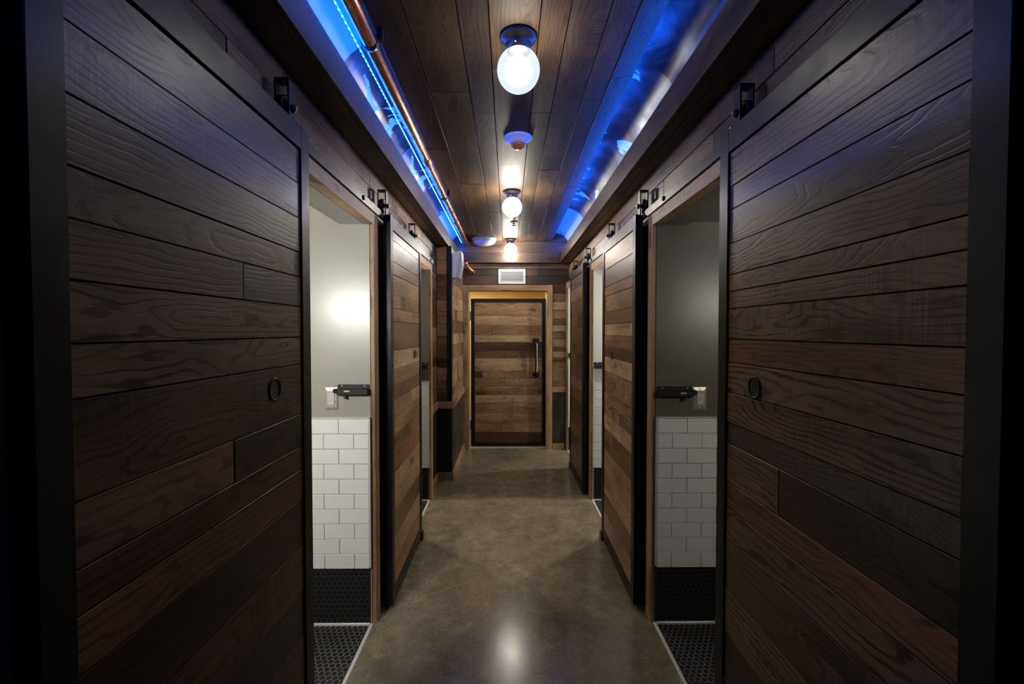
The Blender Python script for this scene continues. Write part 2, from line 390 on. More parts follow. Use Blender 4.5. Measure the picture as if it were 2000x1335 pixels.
for k in range(4):
    box('groove_bar', -.735 + k * .032, -.722 + k * .032, BY - .014, BY - .006, 0.08, 0.735, M['steel'], bo, 0.002)

# end wall with its doorway
DX0, DX1, DTOP = -0.535, 0.475, 2.04
we = boxes('wall_end', [(-.9, DX0, YEND, YEND + .10, 0, 3.0), (DX1, .95, YEND, YEND + .10, 0, 3.0), (DX0, DX1, YEND, YEND + .10, DTOP, 3.0)], M['plaster'], kind='structure')
ux, vx, nx = (1, 0, 0), (0, 0, 1), (0, -1, 0)
for (z0, z1, cuts, tn) in ((2.235, 2.37, [-.76, -.1, .35, .76], ['black', 'dark', 'black']), (2.12, 2.235, [-.76, .1, .76], ['dark', 'black', 'black'])):
    for i in range(len(cuts) - 1):
        plank(we, ux, vx, nx, (0, YEND, 0), cuts[i], cuts[i+1], z0, z1, 0.014, tn[i], proud=0.012)
ez = [0.80, .935, 1.06, 1.12, 1.185, 1.26, 1.32, 1.42, 1.52, 1.60, 1.68, 1.80, 1.895, 2.01, 2.12]
et = ['tan', 'tan', 'tan', 'mid', 'light', 'grey', 'tan', 'oak', 'light', 'grey', 'tan', 'light', 'mid', 'dark']
for i in range(len(ez) - 1):
    plank(we, ux, vx, nx, (0, YEND, 0), .548, .752, ez[i], ez[i+1], 0.014, et[i], proud=0.012)
    plank(we, ux, vx, nx, (0, YEND, 0), -.76, -.608, ez[i], ez[i+1], 0.014, 'mid', proud=0.012)
box('steel_panel', .548, .752, YEND - .010, YEND, .07, .735, M['plate'], we)
# back of the corridor behind the camera
box('wall_back', -.9, .9, Y0 - .1, Y0, -.06, 3.0, M['plaster'], kind='structure')
box('floor_outer', -2.3, 2.3, Y0 - .1, 8.0, -.12, -.065, M['plaster'], kind='structure')

# ------------------------------------------------------------------ ceiling: boards, beams, soffits, coves
ce = box('ceiling', -.525, .520, Y0, FASC + .02, CEIL + .02, CEIL + .05, M['plaster'], kind='structure')
seams = [-.535, -.394, -.207, -.096, .088, .192, .331, .428]
ct = ['ceild', 'ceilg', 'ceil', 'ceilg', 'ceil', 'ceilg', 'ceil']
for i in range(len(seams) - 1):
    cuts = [Y0]; y = random.uniform(.1, 1.5)
    while y < FASC - .5:
        cuts.append(y); y += random.uniform(1.1, 2.3)
    cuts.append(FASC)
    for j in range(len(cuts) - 1):
        t = ct[i] if j % 2 == 0 else random.choice(['ceil', 'ceilg', 'ceild'])
        plank(ce, (0, 1, 0), (1, 0, 0), (0, 0, -1), (0, 0, CEIL), cuts[j], cuts[j+1], seams[i], seams[i+1], 0.02, t, 'ceilwood', gap=.0022)
cuts = [Y0, .3, 2.05, 3.6, 4.75, FASC]          # outermost board at the right, canted towards the lights
for j in range(len(cuts) - 1):
    an = math.radians(9); vdir = (math.cos(an), 0, math.sin(an))
    plank(ce, (0, 1, 0), vdir, (math.sin(an), 0, -math.cos(an)), (.430, 0, CEIL), cuts[j], cuts[j+1], 0.0, .102, 0.018, 'ceilg', 'ceilwood')
for s, nm in ((-1, 'left'), (1, 'right')):
    bx = 0.630
    be = box(f'beam_{nm}', s * (bx + .016), s * (bx + .034), Y0, FASC, SOF + .002, BEAMT - .004, M['plaster'], kind='structure')
    cuts = [Y0, 1.05, 3.3, FASC] if s < 0 else [Y0, .9, 2.6, 4.3, FASC]
    for j in range(len(cuts) - 1):
        plank(be, (0, 1, 0), (0, 0, 1), (-s, 0, 0), (s * bx, 0, 0), cuts[j], cuts[j+1], SOF, BEAMT, 0.016, 'beam', 'wood')
    so = box(f'ceiling_soffit_{nm}', s * (bx + .036), s * (WALL + .03), Y0, YEND, SOF + .016, SOF + .03, M['plaster'], kind='structure')
    cx = [bx + .018, .69, WALL]
    for i in range(2):
        cc = [Y0, .7 + .9 * i, 2.4 + .5 * i, 4.1, YEND] if i == 0 else [Y0, 1.4, 3.0, YEND]
        for j in range(len(cc) - 1):
            plank(so, (0, 1, 0), (s, 0, 0), (0, 0, -1), (0, 0, SOF), cc[j], cc[j+1], cx[i], cx[i+1], 0.015, random.choice(['dark', 'mid', 'dark', 'black']), 'wood')
    # curved sheet metal of the light cove, in overlapping panels
    cv = empty(f'cove_{nm}', (s * .7, 0, 2.6), kind='structure')
    edges = [Y0, .55, 1.25, 1.95 if s < 0 else 2.1, 3.0, 3.75, 4.6, FASC + .01]
    for j in range(len(edges) - 1):
        bm = bmesh.new(); n = 14; R = .225; cx0, cz0 = .540, 2.535
        a0, b0 = edges[j], edges[j+1] + .015; lift = 0.002 * (j % 2)
        prof = [(cx0 + (R + lift) * math.cos(math.radians(-28 + (118) * k / n)), cz0 + (R + lift) * math.sin(math.radians(-28 + 118 * k / n))) for k in range(n + 1)]
        prof += [(cx0 + (R + lift + .0015) * math.cos(math.radians(-28 + 118 * k / n)), cz0 + (R + lift + .0015) * math.sin(math.radians(-28 + 118 * k / n))) for k in range(n, -1, -1)]
        c = Vector((s * .7, (a0 + b0) / 2, 2.6))
        ra = [bm.verts.new(Vector((s * px, a0, pz)) - c) for px, pz in prof]; rb = [bm.verts.new(Vector((s * px, b0, pz)) - c) for px, pz in prof]
        m_ = len(prof)
        for k in range(m_): bm.faces.new((ra[k], ra[(k+1) % m_], rb[(k+1) % m_], rb[k]))
        me = from_bm(bm, True); link('metal_panel', me, M['covepale'] if (s < 0 and j in (1, 2)) or j == 6 else M['cove'], cv, c)
# end fascia
fa = box('beam_end', -.76, .76, FASC + .018, FASC + .05, SOF + .002, 2.80, M['plaster'], kind='structure')
plank(fa, ux, vx, nx, (0, FASC, 0), -.63, .63, SOF, 2.512, .018, 'beam')
plank(fa, ux, vx, nx, (0, FASC, 0), -.76, .76, 2.512, CEIL + .004, .018, 'beam', proud=-.004)
plank(fa, ux, vx, nx, (0, FASC, 0), -.76, .76, CEIL + .004, 2.80, .018, 'dark', proud=-.004)
plank(fa, ux, (0, 1, 0), (0, 0, -1), (0, 0, SOF), -.63, .63, FASC + .02, YEND - .02, .015, 'mid')
plank(fa, ux, vx, nx, (0, YEND - .026, 0), -.60, .75, 2.325, SOF - .002, .014, 'tan')
box('roof', -.95, .95, Y0 - .1, YEND + .1, 3.0, 3.08, M['plaster'], kind='structure')

# ------------------------------------------------------------------ casings, baseboards, rails
TR = [0]
def trim(name_parts):
    TR[0] += 1
    return f'trim_{TR[0]}'
def vboard(parent, x0, x1, y0, y1, z0, z1, t, nrm, name='board'):
    """upright trim board: box with wood grain along z, its face towards nrm"""
    if abs(nrm[0]) > .5:
        f = x0 if nrm[0] < 0 else x1
        f = min(x0, x1) if nrm[0] < 0 else max(x0, x1)
        return plank(parent, (0, 0, 1), (0, 1, 0), nrm, (f, 0, 0), z0, z1, y0, y1, abs(x1 - x0), t, 'trimwood', name, 0.0003)
    f = min(y0, y1) if nrm[1] < 0 else max(y0, y1)
    return plank(parent, (0, 0, 1), (1, 0, 0), nrm, (0, f, 0), z0, z1, min(x0, x1), max(x0, x1), abs(y1 - y0), t, 'trimwood', name, 0.0003)
for s in (-1, 1):
    for a, b in OPEN[s]:
        e = empty(trim(''), (s * CAS, (a + b) / 2, 0), kind='structure')
        th = WALL - CAS + .01
        vboard(e, s * CAS, s * (CAS + th), b, b + (.075 if not (s > 0 and b > 5) else .06), 0, HEAD + .075, 'trim', (-s, 0, 0), 'casing')
        vboard(e, s * CAS, s * (CAS + th), a - .075, a, 0, HEAD + .075, 'trim', (-s, 0, 0), 'casing')
        plank(e, (0, 1, 0), (0, 0, 1), (-s, 0, 0), (s * CAS, 0, 0), a, b, HEAD, HEAD + .075, th, 'trim', 'trimwood', 'head_casing', .0003)
# end doorway casing
e = empty(trim(''), (-.03, YEND - .02, 0), kind='structure')
vboard(e, DX0 - .068, DX0, YEND - .024, YEND, 0, DTOP + .075, 'trim', (0, -1, 0), 'casing')
vboard(e, DX1, DX1 + .068, YEND - .024, YEND, 0, DTOP + .075, 'trim', (0, -1, 0), 'casing')
plank(e, ux, vx, nx, (0, YEND - .024, 0), DX0, DX1, DTOP, DTOP + .075, .024, 'trimd', 'trimwood', 'head_casing', .0003)
for x in (DX0, DX1 - .012): boxes('jamb_lining', [(x, x + .012, YEND, YEND + .10, 0, DTOP)], M['paintgold'], e)
# rails and baseboards
def rail(name, p0, p1, z0, z1, th, nrm, t='trim', kind='structure'):
    p0, p1 = Vector((p0[0], p0[1], 0)), Vector((p1[0], p1[1], 0)); L = (p1 - p0).length; d = (p1 - p0).normalized()
    c = (p0 + p1) / 2 + Vector((0, 0, (z0 + z1) / 2)); nv = Vector(nrm)
    me = plank_mesh(L, z1 - z0, th, .003); uu = d
    if uu.cross(Vector((0, 0, 1))).dot(nv) < 0: uu = -uu
    o = link(name, me, M['trimwood'], None, c, (uu, Vector((0, 0, 1)), nv)); tone(o, t); o['kind'] = kind; return o
rail(trim(''), (-.735, 4.165), (-.735, 4.62), .735, .805, .02, (1, 0, 0))
rail(trim(''), (-.735, 4.622), (-.585, 4.622), .735, .805, .018, (0, -1, 0))
rail(trim(''), (-.585, 4.623), (-.585, 5.84), .735, .805, .02, (1, 0, 0))
rail(trim(''), (.545, 5.842), (.755, 5.842), .735, .805, .014, (0, -1, 0))
rail('baseboard_left', (-.735, 4.165), (-.735, 4.62), 0, .08, .02, (1, 0, 0))
rail('baseboard_left_return', (-.735, 4.622), (-.585, 4.622), 0, .08, .018, (0, -1, 0))
rail('baseboard_left_bumpout', (-.585, 4.623), (-.585, 5.84), 0, .08, .02, (1, 0, 0))
rail('baseboard_end', (.545, 5.842), (.70, 5.842), 0, .072, .014, (0, -1, 0))

# ------------------------------------------------------------------ restrooms
def hex_mesh(r, t=0.004):
    n = 6; V = []; 
    for (rr, z) in ((r, 0), (r, t * .6), (r - .0018, t)):
        V += [(rr * math.sin(math.pi / 3 * k), rr * math.cos(math.pi / 3 * k), z) for k in range(n)]
    F = [(12, 17, 16, 15, 14, 13)]
    for l in (0, 6):
        for k in range(n): F.append((l + k, l + k + 6, l + (k + 1) % n + 6, l + (k + 1) % n))
    F = [tuple(reversed(f)) for f in F]
    me = bpy.data.meshes.new('hex'); me.from_pydata(V, [], F); me.update(); me.materials.append(M['hex']); return me
HEXR = 0.0158; HP = 0.0280; HV = HP * math.sqrt(3) / 2
hexm = hex_mesh(HEXR)
def half_hex(sgn, r=HEXR, t=0.004):
    """tile cut through its middle, for the edge of a field"""
    ang = [0, 1, 2, 3]; V = []
    for (rr, z) in ((r, 0), (r, t * .6), (r - .0018, t)):
        V += [(sgn * max(rr * math.sin(math.pi / 3 * k), .0006), rr * math.cos(math.pi / 3 * k), z) for k in ang]
    F = [(8, 9, 10, 11)]
    for l in (0, 4):
        for k in range(4): F.append((l + k, l + (k + 1) % 4, l + (k + 1) % 4 + 4, l + k + 4))
    if sgn > 0: F = [tuple(reversed(f)) for f in F]
    me = bpy.data.meshes.new('half_hex'); me.from_pydata(V, [], F); me.update(); me.materials.append(M['hex']); return me
halfm = {1: half_hex(1), -1: half_hex(-1)}
def hex_field(parent, o, u, v, nr, U, V_, single, stuff_name='tile_field'):
    """hexagons over U x V_ (metres) from corner o; single(uu,vv) tells which are objects of their own"""
    u, v, nr = Vector(u), Vector(v), Vector(nr); o = Vector(o)
    if u.cross(v).dot(nr) < 0: axes = (-u, v, nr)
    else: axes = (u, v, nr)
    bm = bmesh.new(); cnt = 0; cen = o + u * U / 2 + v * V_ / 2
    j = 0
    while (j + .5) * HV < V_ - .001:
        if j % 2:
            link('hex_tile', halfm[1 if axes[0].dot(u) > 0 else -1], None, parent, o + v * ((j + .5) * HV + .001), axes)
        i = 0
        while True:
            uu = (i + (.5 if j % 2 == 0 else 1.0)) * HP; vv = (j + .5) * HV + .001
            if uu > U - HP * .45: break
            p = o + u * uu + v * vv
            if single(uu, vv) and cnt < 300:
                link('hex_tile', hexm, None, parent, p, axes); cnt += 1
            else:
                A = Matrix((axes[0], axes[1], axes[2])).transposed()
                vv_ = [bm.verts.new(A @ x.co + (p - cen)) for x in hexm.vertices]
                for f in hexm.polygons: bm.faces.new([vv_[k] for k in f.vertices])
            i += 1
        j += 1
    if len(bm.verts):
        me = from_bm(bm); so = link(stuff_name, me, M['hex'], parent, cen); so['kind'] = 'stuff'
    else: bm.free()

def restroom(s, y0, yf, ceil_z, n, detail, pm='paint'):
    x0, x1 = s * BACK, s * 2.1
    P = M[pm]
    # far wall, seen through the opening
    fw = boxes(f'wall_restroom_{n}_far', [(s * .737, x1, yf, yf + .066, 0, HEAD), (s * .78, x1, yf, yf + .066, HEAD, 2.9)], P, kind='structure')
    boxes(f'wall_restroom_{n}_side', [(x1, x1 + s * .08, y0 - .08, yf + .06, 0, 2.9), (x0, x1, y0 - .08, y0, 0, 2.9)], P, kind='structure')
    box(f'ceiling_restroom_{n}', x0, x1, y0, yf, ceil_z, ceil_z + .06, P, kind='structure')
    rf = box(f'floor_restroom_{n}', s * .745, x1, y0, yf, -.05, -.0014, M['grout'], kind='structure')
    ed = empty(trim(''), (s * .74, yf, 0), kind='structure')
    # white tile field, three by six inch running bond
    z_top, ph, pw = 1.076, .0780, .1545
    box('grout_bed', s * .745, s * 2.1, yf - .0045, yf, .298, z_top, M['grout'], fw)
    tile_cache = {}
    for r in range(10):
        zt = z_top - .004 - r * ph; zb = zt - ph + .0022
        xs = .7465; first = pw if r % 2 == 0 else pw / 2
        a = xs; wdt = first if r % 2 == 0 else pw * .5
        k = 0
        while a < 2.08:
            wdt = min(wdt, 2.1 - a); bx_ = a + wdt - .0022
            key = round(wdt, 4)
            if key not in tile_cache: tile_cache[key] = plank_mesh(wdt - .0022, zt - zb, .008, .0016)
            me = tile_cache[key]
            uu = Vector((1, 0, 0))
            t = link('tile', me, M['tile'], fw, ((s * (a + bx_) / 2), yf - .0095 + random.uniform(-.0003, .0003), (zt + zb) / 2), ((1, 0, 0), (0, 0, 1), (0, -1, 0)))
            a += wdt; wdt = pw; k += 1
    boxes('edge_strip', [(s * .737, s * .7455, yf - .011, yf, .30, z_top + .004)], M['alu'], ed, .001)
    boxes('edge_strip', [(s * .737, s * 2.1, yf - .011, yf, z_top - .002, z_top + .004)], M['alu'], ed, .001)
    boxes('edge_strip', [(s * .745, s * 2.1, yf - .016, yf - .002, -.002, .009)], M['alu'], ed, .001)
    boxes('threshold_strip', [(s * .7305, s * .7465, yf - .80, yf + .0, -.002, .003)], M['alu'], ed, .001)
    # black hexagon base on the wall and on the floor
    box('grout_bed', s * .745, s * 2.1, yf - .0074, yf, 0, .298, M['darkgrout'], fw)
    hex_field(fw, (s * .7455, yf - .0045, .010), (s, 0, 0), (0, 0, 1), (0, -1, 0), 1.35, .288,
              (lambda a, b: a < .31) if detail else (lambda a, b: False))
    hex_field(rf, (s * .748, yf - .017, -.0045), (s, 0, 0), (0, -1, 0), (0, 0, 1), 1.35, 1.30 if detail else .80,
              (lambda a, b: b < .42 and a < .31) if detail else (lambda a, b: False))
    return fw

restroom(-1, 1.0, 2.345, 2.48, 1, True, 'paintglare')
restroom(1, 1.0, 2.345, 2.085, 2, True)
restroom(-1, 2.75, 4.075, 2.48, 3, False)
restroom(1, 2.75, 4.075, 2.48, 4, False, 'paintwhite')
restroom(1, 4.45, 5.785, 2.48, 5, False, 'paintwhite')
for s in (-1, 1):     # unlit rooms beside the camera
    boxes(f'wall_restroom_{"left" if s < 0 else "right"}_near', [(s * BACK, s * 2.1, .63, .70, 0, 2.9), (s * 2.1, s * 2.18, -1.0, .70, 0, 2.9), (s * BACK, s * 2.1, -1.07, -1.0, 0, 2.9), (s * BACK, s * 2.1, -1.0, .63, 2.48, 2.54), (s * .745, s * 2.1, -1.0, .63, -.05, -.004)], M['paint'], kind='structure')
# room beyond the end door
boxes('wall_end_room', [(-1.6, -1.5, YEND + .1, 7.6, 0, 2.6), (1.5, 1.6, YEND + .1, 7.6, 0, 2.6), (-1.6, 1.6, 7.6, 7.7, 0, 2.6), (-1.5, -.9, YEND + .1, YEND + .16, 0, 2.6), (.95, 1.5, YEND + .1, YEND + .16, 0, 2.6)], M['paintgold'], kind='structure')
boxes('ceiling_end_room', [(-1.5, 1.5, YEND + .1, 7.6, 2.22, 2.28), (-1.5, 1.5, 6.35, 6.42, 2.12, 2.22)], M['paintgold'], kind='structure')
box('floor_end_room', -1.5, 1.5, YEND + .06, 7.6, -.06, -.001, M['hex'], kind='structure')
e = empty(trim(''), (0, YEND + .04, 0), kind='structure')
box('threshold_strip', DX0, DX1, YEND + .035, YEND + .06, -.002, .004, M['alu'], e)

# ------------------------------------------------------------------ sliding doors on barn tracks
def track(s, y1, label, cuts):
    t = empty('barn_door_track', (s * .712, 2.0, 2.13), label, 'track', 'barn door tracks')
    box('rail', s * .708, s * .716, -1.2, y1, 2.130, 2.172, M['iron'], t, .0015)
    y = .3
    while y < y1 - .05:
        cyl('standoff', .011, (s * .716, y, 2.151), (s * (WALL - .001), y, 2.151), M['iron'], t, 10)
        lathe('bolt_head', [(0, 0), (.012, 0), (.012, .005), (.007, .008), (0, .008)], M['iron'], t, (s * .708, y, 2.151), (-s, 0, 0), 10)
        y += .62
    return t
track(-1, 4.18, 'long black flat steel rail along the left boarded wall', None)
track(1, 5.70, 'long black flat steel rail along the right boarded wall', None)

def barn_door(s, y0, y1, zr, tones, joints, label, pull_y, guide=True):
    d = empty('sliding_barn_door', (s * .68, (y0 + y1) / 2, 0.02), label, 'door', 'sliding barn doors')
    zt, zb = 2.150, 0.020; st, rl = .055, .070
    f0, f1 = s * DOOR, s * (DOOR + .040)
    for a, b in ((y0, y0 + st), (y1 - st, y1)):
        box('stile', f0, f1, a, b, zb, zt, M['steel'], d, .0015)
    box('rail', f0, f1, y0 + st, y1 - st, zt - rl, zt, M['steel'], d, .0015)
    box('rail', f0, f1, y0 + st, y1 - st, zb, zb + rl, M['steel'], d, .0015)
    box('back_panel', s * (DOOR + .030), s * (DOOR + .038), y0 + st, y1 - st, zb + rl, zt - rl, M['dark'], d)
    zr = [zt - rl - .002] + [z for z in zr if zb + rl + .03 < z < zt - rl - .03] + [zb + rl + .002]
    for i in range(len(zr) - 1):
        cuts = [y0 + st + .002] + sorted(joints.get(i, [])) + [y1 - st - .002]
        for j in range(len(cuts) - 1):
            t = tones[i % len(tones)]
            if isinstance(t, tuple): t = t[j % len(t)]
            plank(d, (0, 1, 0), (0, 0, 1), (-s, 0, 0), (s * (DOOR + .006), 0, 0), cuts[j], cuts[j+1], zr[i+1], zr[i], .022, t)
    # finger pull
    px = s * (DOOR + .006)
    pl = lathe('finger_pull', [(.0255, -.003), (.0255, .0035), (.030, .0045), (.0325, .0025), (.0325, -.003)], M['iron'], d, (px, pull_y, 1.366), (-s, 0, 0), 28)
    lathe('pull_cup', [(0, .0012), (.014, .0013), (.022, .0018), (.0262, .0028), (.0262, -.002)], M['iron'], pl, (px, pull_y, 1.366), (-s, 0, 0), 28)
    # hangers
    for hy in (y0 + .045, y1 - .045):
        h = boxes('hanger', [(s * .690, s * .696, hy - .021, hy + .021, 2.150, 2.292), (s * .730, s * .736, hy - .021, hy + .021, 2.185, 2.292), (s * .690, s * .736, hy - .021, hy + .021, 2.286, 2.292), (s * .664, s * .696, hy - .021, hy + .021, 2.150, 2.157)], M['iron'], d, .001)
        lathe('wheel', [(0, -.010), (.012, -.010), (.016, -.007), (.034, -.007), (.038, -.009), (.038, -.004), (.0345, -.003), (.0345, .003), (.038, .004), (.038, .009), (.034, .007), (.016, .007), (.012, .010), (0, .010)], M['iron'], h, (s * .713, hy, 2.207), (1, 0, 0), 28)
        cyl('axle_bolt', .006, (s * .676, hy, 2.207), (s * .742, hy, 2.207), M['screw'], h, 10)
        lathe('bolt_head', [(0, 0), (.013, 0), (.013, .007), (.009, .010), (0, .010)], M['iron'], h, (s * .690, hy, 2.207), (-s, 0, 0), 6, False)
        lathe('bolt_head', [(0, 0), (.009, 0), (.009, .006), (.006, .008), (0, .008)], M['screw'], h, (s * .677, hy, 2.157), (0, 0, 1), 10)
    # floor guide at the far corner
    if guide:
        boxes('floor_guide', [(s * (DOOR - .010), s * (DOOR - .004), y1 - .05, y1 + .012, 0, .058), (s * (DOOR - .010), s * (DOOR + .05), y1 - .05, y1 + .012, 0, .006)], M['iron'], d, .001)
    return d

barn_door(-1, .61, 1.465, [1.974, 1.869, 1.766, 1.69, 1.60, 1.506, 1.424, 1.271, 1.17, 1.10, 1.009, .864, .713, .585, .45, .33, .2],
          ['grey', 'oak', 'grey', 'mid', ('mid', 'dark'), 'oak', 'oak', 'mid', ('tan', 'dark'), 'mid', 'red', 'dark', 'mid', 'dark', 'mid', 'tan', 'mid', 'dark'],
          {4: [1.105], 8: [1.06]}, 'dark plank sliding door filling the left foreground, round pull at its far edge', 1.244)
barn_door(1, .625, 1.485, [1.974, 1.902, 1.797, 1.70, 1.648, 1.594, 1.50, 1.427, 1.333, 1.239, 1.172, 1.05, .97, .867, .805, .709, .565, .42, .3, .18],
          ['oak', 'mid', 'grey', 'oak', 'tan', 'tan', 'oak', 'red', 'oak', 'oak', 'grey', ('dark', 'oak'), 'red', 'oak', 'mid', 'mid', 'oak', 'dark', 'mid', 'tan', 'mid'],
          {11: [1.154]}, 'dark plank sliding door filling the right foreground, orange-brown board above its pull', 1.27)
barn_door(-1, 2.468, 3.330, [2.03, 1.911, 1.839, 1.651, 1.578, 1.413, 1.309, 1.217, 1.138, 1.049, .934, .858, .73, .60, .50, .36, .22],
          ['light', 'grey', 'tan', 'tan', ('tan', 'red'), 'mid', 'light', 'tan', 'mid', ('tan', 'light'), 'tan', 'oak', 'red', 'tan', 'light', 'mid', 'tan', 'red'],
          {4: [3.05], 9: [3.0]}, 'plank sliding door on the left wall past the bright tiled opening', 3.10)
barn_door(1, 2.462, 3.320, [1.958, 1.836, 1.77, 1.658, 1.572, 1.494, 1.422, 1.344, 1.239, 1.089, 1.014, .936, .833, .68, .486, .36, .23],
          ['light', 'grey', 'red', 'tan', 'mid', 'light', 'red', 'dark', 'light', 'oak', 'red', ('grey', 'oak'), 'light', 'mid', ('tan', 'red'), 'tan', 'mid', 'tan'],
          {11: [2.82], 13: [3.0]}, 'plank sliding door in the middle of the right wall, between two lit openings', 3.03)
barn_door(1, 4.190, 5.050, [1.96, 1.83, 1.70, 1.56, 1.44, 1.30, 1.17, 1.05, .95, .82, .70, .56, .44, .30, .2],
          ['mid', 'tan', 'mid', ('dark', 'mid'), 'mid', 'mid', ('dark', 'mid'), 'mid', 'tan', 'mid', 'dark', 'mid', 'tan', 'mid', 'red', 'mid'],
          {3: [4.55], 6: [4.62]}, 'farthest and narrowest-looking plank sliding door, on the right wall near the end', 4.78)

# ------------------------------------------------------------------ end door
ed = empty('plank_swing_door', (-.02, YEND + .075, .02), 'wide horizontal-plank door in black steel frame closing the end of the corridor', 'door')
LX0, LX1, LY = -.512, .466, YEND + .055
for a, b in ((LX0, LX0 + .048), (LX1 - .048, LX1)): box('stile', a, b, LY, LY + .045, .018, 1.945, M['steel'], ed, .002)
box('rail', LX0 + .048, LX1 - .048, LY, LY + .045, 1.900, 1.945, M['steel'], ed, .002)
box('rail', LX0 + .048, LX1 - .048, LY, LY + .045, .018, .062, M['steel'], ed, .002)
box('back_panel', LX0 + .048, LX1 - .048, LY + .032, LY + .042, .062, 1.90, M['dark'], ed)
ezr = [1.899, 1.72, 1.60, 1.47, 1.378, 1.275, 1.17, 1.00, .91, .81, .69, .585, .455, .325, .20, .064]
ezt = ['tan', 'light', 'tan', 'light', 'dark', 'mid', 'light', ('dark', 'tan'), 'tan', 'tan', 'light', 'tan', 'tan', 'tan', 'dark', 'tan']
for i in range(len(ezr) - 1):
    cuts = [LX0 + .05, LX1 - .05]
    if i == 7: cuts = [LX0 + .05, LX0 + .15, LX1 - .05]
    if i == 11: cuts = [LX0 + .05, .03, LX1 - .05]
    for j in range(len(cuts) - 1):
        t = ezt[i]; t = t[j % len(t)] if isinstance(t, tuple) else t
        plank(ed, ux, vx, nx, (0, LY + .005, 0), cuts[j], cuts[j+1], ezr[i+1], ezr[i], .024, t)
hx = .335
hd = tube('pull_handle', [(hx, LY - .012, 1.395), (hx, LY - .045, 1.385), (hx, LY - .05, 1.36), (hx, LY - .05, .985), (hx, LY - .045, .96), (hx, LY - .012, .95)], .012, M['iron'], ed, 12)
pts = [(hx + .011 + .004 * math.cos(k * 1.2), LY - .058 + .004 * math.sin(k * 1.2), 1.36 - k * .375 / 90) for k in range(91)]
tube('twisted_rod', pts, .0055, M['screw'], hd, 6)
for z in (1.392, .957):
    p = box('handle_plate', hx - .042, hx + .042, LY - .012, LY, z - .040, z + .040, M['iron'], ed, .003)
    for dx in (-.026, .026):
        for dz in (-.026, .026): lathe('screw', [(0, 0), (.0065, 0), (.005, .003), (0, .004)], M['screw'], p, (hx + dx, LY - .012, z + dz), (0, -1, 0), 10)
for z in (1.72, .30):
    cyl('hinge', .012, (LX0 - .006, LY - .008, z - .06), (LX0 - .006, LY - .008, z + .06), M['iron'], ed, 12)

# ------------------------------------------------------------------ lights
def globe_light(x, y, label, out):
    g = empty('globe_light', (x, y, CEIL), label, 'ceiling light', 'globe ceiling lights')
    lathe('mounting_plate', [(0, 0), (.069, 0), (.071, -.006), (.066, -.014), (.050, -.024), (.045, -.034), (.044, -.058), (.040, -.060), (0, -.060)], M['bronze'], g, (x, y, CEIL), n=40)
    lathe('thumb_screw', [(0, 0), (.004, 0), (.004, .008), (0, .009)], M['screw'], g, (x - .012, y - .043, CEIL - .045), (0, -1, 0), 8)
    R = .0815; cz = CEIL - .055 - .072
    prof = [(R * math.sin(math.radians(a)), R * math.cos(math.radians(a))) for a in [28 + k * (152 / 22) for k in range(23)]]
    prof[-1] = (0, -R); prof.insert(0, (.0375, R * math.cos(math.radians(28)) + .006)); prof.insert(0, (0, R * math.cos(math.radians(28)) + .006))
    gl = lathe('glass_globe', prof, M['opal'], g, (x, y, cz), n=40)
    lathe('bulb', [(0, .062), (.014, .060), (.020, .050), (.044, .030), (.055, 0), (.052, -.020), (.040, -.038), (.020, -.051), (0, -.055)], emit('bulb_glow', (1.0, 0.92, 0.77), GLOBE_BULB * .58 * out), gl, (x, y, cz - .004), n=24)
    return g
globe_light(.012, 1.76, 'largest and nearest glowing opal globe light, on the board ceiling', .27)
globe_light(.005, 3.68, 'middle glowing opal globe light of the three down the ceiling', 1.05)
globe_light(.003, 5.58, 'smallest and farthest glowing opal globe light, against the end beam', 1.2)

def led_strip(pts0, pts1, nrm, label, dots=True, k=1.0, back=.006):
    a, b = Vector(pts0), Vector(pts1); c = (a + b) / 2
    l = empty('led_strip', c, label, 'led strip', 'blue LED strips')
    n = Vector(nrm); wv = Vector((0, 1, 0)).cross(n).normalized()
    bm = bmesh.new()
    def bar(w, t0, t1, bmx, ya, yb):
        q = [bmx.verts.new(Vector((c.x, yy, c.z)) + wv * sw + n * tt - c) for yy in (ya, yb) for sw in (-w, w) for tt in (t0, t1)]
        for f in ((0, 1, 3, 2), (4, 6, 7, 5), (0, 4, 5, 1), (2, 3, 7, 6), (0, 2, 6, 4), (1, 5, 7, 3)): bmx.faces.new([q[i] for i in f])
    bar(back, 0, .003, bm, a.y, b.y); link('backing_tape', from_bm(bm), M['whiteplastic'], l, c)
    bm = bmesh.new(); bar(.004, .003, .005, bm, a.y, b.y); link('light_tape', from_bm(bm), emit('blue_led', (0.0, 0.10, 1.0), LED_BLUE * k), l, c)
    if dots:
        bm = bmesh.new(); y = a.y + .02
        while y < b.y: bar(.0028, .005, .0068, bm, y, y + .006); y += .033
        o = link('diodes', from_bm(bm), M['ledcore'], l, c); o['kind'] = 'stuff'
    return l
led_strip((.678, Y0 + .3, 2.532), (.678, FASC - .01, 2.532), (-.35, 0, .94), 'blue LED strip lying behind the top of the right-hand beam', True, 1.25)
led_strip((-.678, Y0 + .3, 2.532), (-.678, FASC - .01, 2.532), (.35, 0, .94), 'blue LED strip tucked behind the top of the left-hand beam', True, 1.25)
led_strip((-.604, Y0 + .3, 2.630), (-.604, FASC - .03, 2.630), (-.80, 0, -.60), 'dotted blue LED strip running beside the copper pipe', True, .17, .003)

